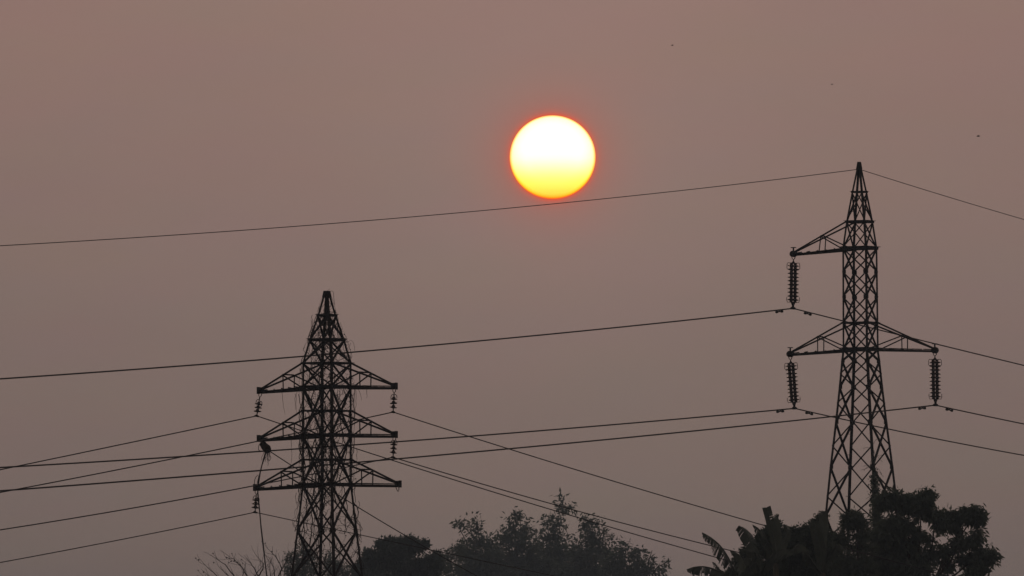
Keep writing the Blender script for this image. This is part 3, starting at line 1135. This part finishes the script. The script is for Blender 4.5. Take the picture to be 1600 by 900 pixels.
def bamboo(label, D, base_px, lumps, seed, culms):
    lumps = [(x, y, rx, ry, max(4, int(n_ * (.22 if y < 845 else .24 if y < 865 else .45 if y < 885 else .75)))) for x, y, rx, ry, n_ in lumps]
    r = tree('bamboo_clump', label, 'bamboo', D, base_px, lumps, M_BAMBOO, seed, .50, .185, tuft=6, tuft_r=.50, droop=.45, outward=.55,
             shell=.1, trunk_r=.09, group='hazy bamboo clumps', limbs=False, ragged=.65, twigs=.014)
    rn_ = random.Random(seed)
    b0 = Vector(r.location)
    for pts in culms:
        w = [at(x, y, D + rn_.uniform(-1, 1)) - b0 for x, y in pts]
        w = [Vector((w[0].x * .4, w[0].y * .4, 0.0))] + w
        mm = MB()
        mm.tube(w, [.075] + [.06 * (1 - .75 * i / len(pts)) for i in range(len(pts))], 5)
        mm.build('culm', M_BARK, r, True)
    return r


bamboo('hazy bamboo clump with a sparse drooping top right of the flat topped tree', 800.0, 745,
       [(730, 818, 9, 7, 11), (742, 816, 9, 8, 12), (722, 822, 8, 9, 7), (736, 830, 13, 8, 22), (748, 830, 9, 9, 26), (746, 842, 14, 8, 60), (732, 845, 13, 7, 32),
        (760, 842, 10, 8, 22), (755, 855, 22, 11, 200), (735, 866, 18, 12, 200), (760, 876, 28, 16, 360), (738, 892, 26, 14, 300), (770, 902, 36, 16, 380), (745, 925, 40, 18, 320)],
       31, [[(745, 880), (740, 840), (732, 818)], [(752, 880), (748, 835), (744, 815)], [(735, 880), (728, 845), (718, 826)]])
bamboo('tallest leafy bamboo clump with a feathery tip, under the crossing wires', 820.0, 820,
       [(800, 808, 12, 7, 32), (812, 806, 9, 8, 36), (806, 816, 14, 8, 60), (795, 826, 14, 9, 70), (815, 826, 12, 9, 70), (786, 838, 16, 9, 90), (806, 842, 18, 12, 180),
        (828, 834, 12, 9, 60), (838, 828, 9, 8, 30), (790, 858, 22, 14, 260), (822, 856, 22, 16, 300), (800, 880, 34, 18, 480), (835, 886, 28, 18, 400), (815, 912, 46, 20, 520)],
       32, [[(808, 880), (806, 840), (806, 802)], [(815, 880), (814, 835), (812, 800)], [(800, 880), (794, 845), (782, 825)]])
bamboo('bamboo clump topped by one small leafy sprig high on a bare twig', 840.0, 862,
       [(880, 786, 8, 5, 16), (875, 792, 7, 5, 9), (889, 795, 5, 4, 6), (876, 801, 8, 4, 7), (855, 815, 10, 6, 50), (870, 812, 10, 6, 50), (862, 826, 13, 10, 120), (876, 826, 8, 10, 40),
        (845, 842, 16, 10, 130), (866, 844, 16, 12, 200), (886, 850, 10, 8, 50), (850, 862, 22, 14, 300), (876, 868, 22, 14, 300), (862, 890, 34, 18, 520), (865, 918, 46, 20, 480)],
       33, [[(866, 880), (868, 830), (875, 800), (880, 780)], [(858, 880), (858, 840), (854, 812)], [(872, 880), (873, 840), (876, 810)]])
bamboo('rounded bamboo clump just right of the sprig topped one', 815.0, 922,
       [(912, 816, 8, 6, 28), (925, 814, 11, 6, 46), (938, 817, 8, 6, 24), (915, 828, 10, 8, 70), (928, 832, 12, 10, 110), (942, 832, 9, 8, 32), (950, 840, 6, 7, 12), (912, 846, 14, 9, 110),
        (932, 850, 16, 12, 170), (900, 858, 12, 10, 90), (915, 872, 26, 16, 380), (945, 868, 14, 12, 110), (925, 898, 38, 18, 520), (900, 900, 24, 14, 300), (920, 925, 46, 18, 420)],
       34, [[(925, 880), (926, 840), (926, 812)], [(918, 880), (915, 840), (911, 815)], [(932, 880), (938, 840), (944, 824)]])
bamboo('sparse low bamboo edge thinning out towards the banana plants', 780.0, 985,
       [(962, 856, 11, 8, 36), (978, 856, 9, 8, 28), (970, 872, 18, 10, 90), (958, 886, 18, 12, 140), (990, 868, 12, 9, 30), (1000, 862, 9, 5, 10), (995, 882, 16, 10, 70),
        (1012, 878, 12, 9, 24), (1022, 888, 12, 8, 22), (1034, 882, 8, 6, 9), (1008, 896, 18, 8, 60), (1032, 897, 12, 5, 20), (980, 900, 26, 12, 200), (990, 922, 44, 16, 300)],
       35, [[(990, 890), (992, 872), (1003, 858)], [(1010, 892), (1014, 875), (1019, 860)], [(975, 890), (976, 870), (979, 852)], [(1020, 896), (1028, 885), (1040, 880)]])

# leafless thorny tree at the left edge of the growth
BD = 470.0
bt = empty('bare_tree', (at(395, 900, BD).x, BD, 0))
tag(bt, 'leafless twiggy tree left of the overgrown pylon', 'tree')
rn = random.Random(77)
strokes = [[(395, 985), (360, 915), (333, 890), (319, 878)], [(395, 985), (372, 905), (352, 878), (332, 865)], [(395, 985), (390, 905), (380, 885), (366, 870), (352, 866)],
           [(395, 985), (405, 900), (397, 883), (385, 868)], [(395, 985), (400, 905), (410, 885), (412, 877), (399, 862)], [(400, 985), (430, 905), (441, 885), (430, 864), (418, 853)],
           [(395, 985), (388, 915), (402, 890), (412, 878)], [(400, 985), (440, 910), (438, 890), (447, 872), (451, 860)], [(395, 985), (345, 920), (325, 905), (316, 900)],
           [(395, 985), (375, 915), (362, 900), (345, 885)], [(398, 985), (418, 915), (424, 895), (420, 875)], [(398, 985), (380, 920), (378, 900), (383, 880)],
           [(398, 985), (410, 920), (430, 900), (428, 885), (421, 868)], [(396, 985), (365, 930), (338, 915), (325, 893)]]
tw = MB()
bud = MB()


def ball(mb, c, r_):
    vs_ = [c + Vector(v) * r_ * rn.uniform(.8, 1.3) for v in ((1, 0, 0), (-1, 0, 0), (0, 1, 0), (0, -1, 0), (0, 0, 1), (0, 0, -1))]
    mb.add(vs_, [(0, 2, 4), (2, 1, 4), (1, 3, 4), (3, 0, 4), (2, 0, 5), (1, 2, 5), (3, 1, 5), (0, 3, 5)])


for st in strokes:
    dep = rn.uniform(-1.5, 1.5)
    P_ = [at(x, y + (4 if y < 920 else 0), BD + dep * (i / len(st))) - bt.location for i, (x, y) in enumerate(st)]
    fine = []
    for a, b in zip(P_, P_[1:]):
        for q in range(5):
            fine.append(a.lerp(b, q / 5) + Vector((rn.gauss(0, .012), rn.gauss(0, .03), rn.gauss(0, .012))))
    fine.append(P_[-1])
    n = len(fine)
    tw.tube(fine, [.045 * (1 - i / n) ** 1.3 + .009 for i in range(n)], 5, cap=False)
    for i in range(6, n):
        if rn.random() < .75:
            p = fine[i]
            v = (fine[i] - fine[i - 1]).normalized() + Vector((rn.gauss(-.1, .5), rn.gauss(0, .5), rn.gauss(.25, .35)))
            pts = [p]
            for j in range(rn.randint(3, 7)):
                v = (v + Vector((rn.gauss(0, .12), rn.gauss(0, .15), rn.gauss(.05, .1)))).normalized()
                p = p + v * .11
                pts.append(p)
            tw.tube(pts, [.0095 - .0006 * j for j in range(len(pts))], 4, cap=False)
            if rn.random() < .10:
                ball(bud, pts[-1], .04)
for x, y in ((310.5, 874.5), (334, 879), (354, 871), (361, 877), (371, 879), (318.5, 894), (366, 876.5), (425, 862)):
    ball(bud, at(x, y, BD) - bt.location, .05)
tw.tube([(0, 0, -.05), (.1, 0, 1.6), at(396, 985, BD) - bt.location], [.16, .12, .07], 7)
tw.build('trunk', M_BARK, bt)
tag(bud.build('seed_pods', M_BARK, bt), None, kind='stuff')


# ------------------------------------------------------------------ banana plants
def banana_leaf(parent, origin, rib, width, D, droop=.3, tatter=.4, seed=0, blunt=False, n=26, fringe=1.0):
    """rib: (px, py, depth offset) from stalk to tip; blade in strips torn along the veins"""
    rn_ = random.Random(seed)
    R_ = [at(x, y, D + dy) - origin for x, y, dy in rib]
    pts = []
    for i in range(n + 1):                            # Catmull-Rom
        t = i / n * (len(R_) - 1)
        k = min(int(t), len(R_) - 2)
        u = t - k
        p0, p1, p2, p3 = R_[max(k - 1, 0)], R_[k], R_[k + 1], R_[min(k + 2, len(R_) - 1)]
        pts.append(.5 * ((2 * p1) + (p2 - p0) * u + (2 * p0 - 5 * p1 + 4 * p2 - p3) * u * u + (3 * p1 - p0 - 3 * p2 + p3) * u ** 3))
    mb = MB()
    mb.tube(pts, [.035 * (1 - .85 * i / n) + .004 for i in range(n + 1)], 5)
    k = D / FPX
    groups = []
    for sgn in (-1, 1):
        off = 0.0
        torn = 1.0
        for i in range(n):
            s0, s1 = i / n, (i + 1) / n
            if i == 0 or rn_.random() < tatter:       # a tear: a new strip hangs at its own angle
                off = rn_.uniform(-.25, .35) * (1 if tatter else 0)
                torn = rn_.uniform(.5, 1.1) if tatter > .3 else rn_.uniform(.92, 1.03)
                gap = .12 if tatter < .5 else rn_.uniform(.1, .5)
            else:
                gap = 0

            def prof(s):
                if blunt:
                    return min(1, .25 + s * 2.6)
                return max(.04, min(1, .25 + s * 2.8) * min(1, ((1 - s) * 2.4) ** .7 if s < 1 else 0))

            a, b = pts[i].lerp(pts[i + 1], gap), pts[i + 1]
            d = (b - a).normalized()
            e1 = d.cross(Vector((0, 1, 0)))
            if e1.length < .05:
                e1 = Vector((1, 0, 0))
            e1 = e1.normalized() * sgn
            dn = Vector((0, 0, -1))
            sd = (e1 * (1 - droop) + dn * (droop + off * .6) + Vector((0, rn_.uniform(-.1, .1) + .25 * sgn * droop, 0)) + d * .22)
            sd.normalize()
            w0, w1 = width * k * prof(s0) * torn, width * k * prof(s1) * torn
            j1 = w1 * (1 if gap == 0 else rn_.uniform(.85, 1.0))
            cur = dn * .12 * w0
            mb.add([a, b, b + sd * j1 * .55, b + sd * j1 + cur, a + sd * w0 + cur, a + sd * w0 * .55],
                   [(0, 1, 2, 5), (5, 2, 3, 4)])
    return mb.build('leaf', M_BANANA, parent)


def banana(label, D, base_px, top_py, leaves, seed, r0=.16):
    base = at(base_px, 900, D)
    o = Vector((base.x, D, 0))
    r = empty('banana_plant', o)
    tag(r, label, 'banana plant', 'banana plants')
    zt = at(base_px, top_py, D).z
    mm = MB()
    mm.tube([(0, 0, -.05), (.03, 0, zt * .5), (0, 0, zt)], [r0 * 1.2, r0, r0 * .55], 10)
    mm.build('pseudostem', M_STEM, r, True)
    for i, (rib, w, kw) in enumerate(leaves):
        banana_leaf(r, o, rib, w, D, seed=seed * 50 + i, **kw)
    return r


banana('banana plant with a torn leaf arching far out over the left wires', 296.0, 1150, 905, [
    ([(1150, 900, 0), (1140, 876, -.2), (1127, 855, -.4), (1112, 841, -.5), (1097, 832, -.6)], 20, dict(droop=.70, tatter=.62, n=40)),
    ([(1148, 905, 0), (1122, 892, -.3), (1103, 886, -.5), (1086, 886, -.6), (1073, 890, -.7)], 18, dict(droop=.75, tatter=.6, n=34)),
    ([(1148, 905, 0), (1124, 893, .3), (1119, 884, .4), (1113, 878, .5)], 7, dict(droop=.5, tatter=.5, n=14)),
    ([(1152, 905, 0), (1160, 880, .3), (1153, 866, .5), (1141, 861, .6)], 12, dict(droop=.6, tatter=.4)),
    ([(1152, 905, 0), (1172, 885, -.4), (1182, 868, -.7), (1170, 858, -.9), (1158, 862, -1)], 13, dict(droop=.6, tatter=.5)),
], 1)
banana('banana plant with two hooked leaf tips side by side', 298.0, 1188, 900, [
    ([(1186, 900, 0), (1181, 870, .1), (1172, 846, .3), (1163, 830, .4), (1155, 822, .5), (1151, 829, .5)], 13, dict(droop=.5, tatter=.28, n=30)),
    ([(1192, 900, 0), (1204, 865, -.2), (1197, 840, -.4), (1186, 827, -.5), (1176, 820, -.6)], 15, dict(droop=.6, tatter=.6)),
    ([(1188, 900, 0), (1202, 872, -.5), (1222, 858, -.8), (1240, 866, -1)], 13, dict(droop=.6, tatter=.5)),
    ([(1186, 900, 0), (1178, 876, -.5), (1160, 874, -.8), (1150, 886, -1)], 12, dict(droop=.6, tatter=.5)),
], 2)
banana('banana plant with one broken blunt leaf standing straight up', 299.0, 1212, 880, [
    ([(1214, 880, 0), (1211, 850, 0), (1206.5, 830, 0), (1202, 810, -.05), (1197.5, 793, -.1)], 7.2, dict(droop=.04, tatter=.08, blunt=True, n=22)),
    ([(1214, 880, 0), (1215, 845, .1), (1211, 822, .2), (1212, 808, .3), (1217, 804, .3)], 7.5, dict(droop=.15, tatter=.25, n=18)),
    ([(1214, 880, 0), (1224, 848, .3), (1230, 828, .4), (1224, 819, .5)], 8, dict(droop=.4, tatter=.3)),
    ([(1214, 880, 0), (1235, 860, -.5), (1252, 852, -.8), (1266, 864, -1)], 12, dict(droop=.6, tatter=.5)),
], 3)
banana('banana plant with a pointed leaf leaning on the far left pylon leg', 300.0, 1285, 895, [
    ([(1284, 895, 0), (1285, 860, 0), (1286, 835, .1), (1287, 815, .2), (1286, 799, .2)], 7.5, dict(droop=.08, tatter=.15, blunt=True, n=24)),
    ([(1284, 895, 0), (1282, 862, -.1), (1276, 834, -.2), (1271, 815, -.25), (1266, 822, -.3)], 10, dict(droop=.35, tatter=.3)),
    ([(1284, 895, 0), (1262, 868, -.5), (1248, 852, -.7), (1238, 858, -1)], 12, dict(droop=.6, tatter=.5)),
    ([(1284, 895, 0), (1300, 862, -.4), (1312, 852, -.7), (1322, 862, -1)], 12, dict(droop=.6, tatter=.5)),
], 4)

# ------------------------------------------------------------------ far birds
for px, py, s_, lab in ((1050.5, 71, .042, 'tiny bird high above the sun, nearest the top edge'), (1300, 132, .036, 'tiny bird above the bare pylon peak'),
                        (1528.5, 213, .06, 'tiny bird far right, level with the sun'), (1333.5, 330.5, .04, 'tiny bird beside the bare pylon cone')):
    p = at(px, py, 285.0)
    r = empty('bird', p)
    tag(r, lab, 'bird', 'far birds in the sky')
    mm = MB()
    mm.tube([(-s_ * .9, 0, 0), (-s_ * .4, 0, .004), (s_ * .4, 0, .006), (s_ * .8, 0, .012), (s_ * 1.05, 0, .008)],
            [.004, s_ * .28, s_ * .3, s_ * .17, .003], 6)
    mm.build('body', M_BIRD, r, True)
    for sd in (-1, 1):
        mm = MB()
        vs_ = [(-s_ * .3, 0, .01), (s_ * .35, 0, .012), (s_ * .15, sd * s_ * .8, s_ * .5), (-s_ * .35, sd * s_ * 1.5, s_ * .3), (-s_ * .4, sd * s_ * .6, s_ * .35)]
        vs_ += [(x, y, z + .006) for x, y, z in vs_]
        mm.add(vs_, [(0, 1, 2, 4), (4, 2, 3), (5, 9, 7, 6), (9, 8, 7), (0, 5, 6, 1), (1, 6, 7, 2), (2, 7, 8, 3), (3, 8, 9, 4), (4, 9, 5, 0)])
        mm.build('wing', M_BIRD, r)

# ------------------------------------------------------------------ haze: the smoky air itself
hz = MB()
hz.box((0, 0, 13.0), 2 * R + 200, 2 * R + 200, 28.0)
hm = bpy.data.materials.new('haze_air')
hm.use_nodes = True
nt = hm.node_tree
nt.nodes.clear()
pv = nt.nodes.new('ShaderNodeVolumePrincipled')
pv.inputs['Color'].default_value = (0.56, 0.79, 1.0, 1)
pv.inputs['Density'].default_value = 2.6e-4
pv.inputs['Anisotropy'].default_value = 0.0
ho = nt.nodes.new('ShaderNodeOutputMaterial')
nt.links.new(pv.outputs[0], ho.inputs['Volume'])
tag(hz.build('haze', hm), None, kind='stuff')
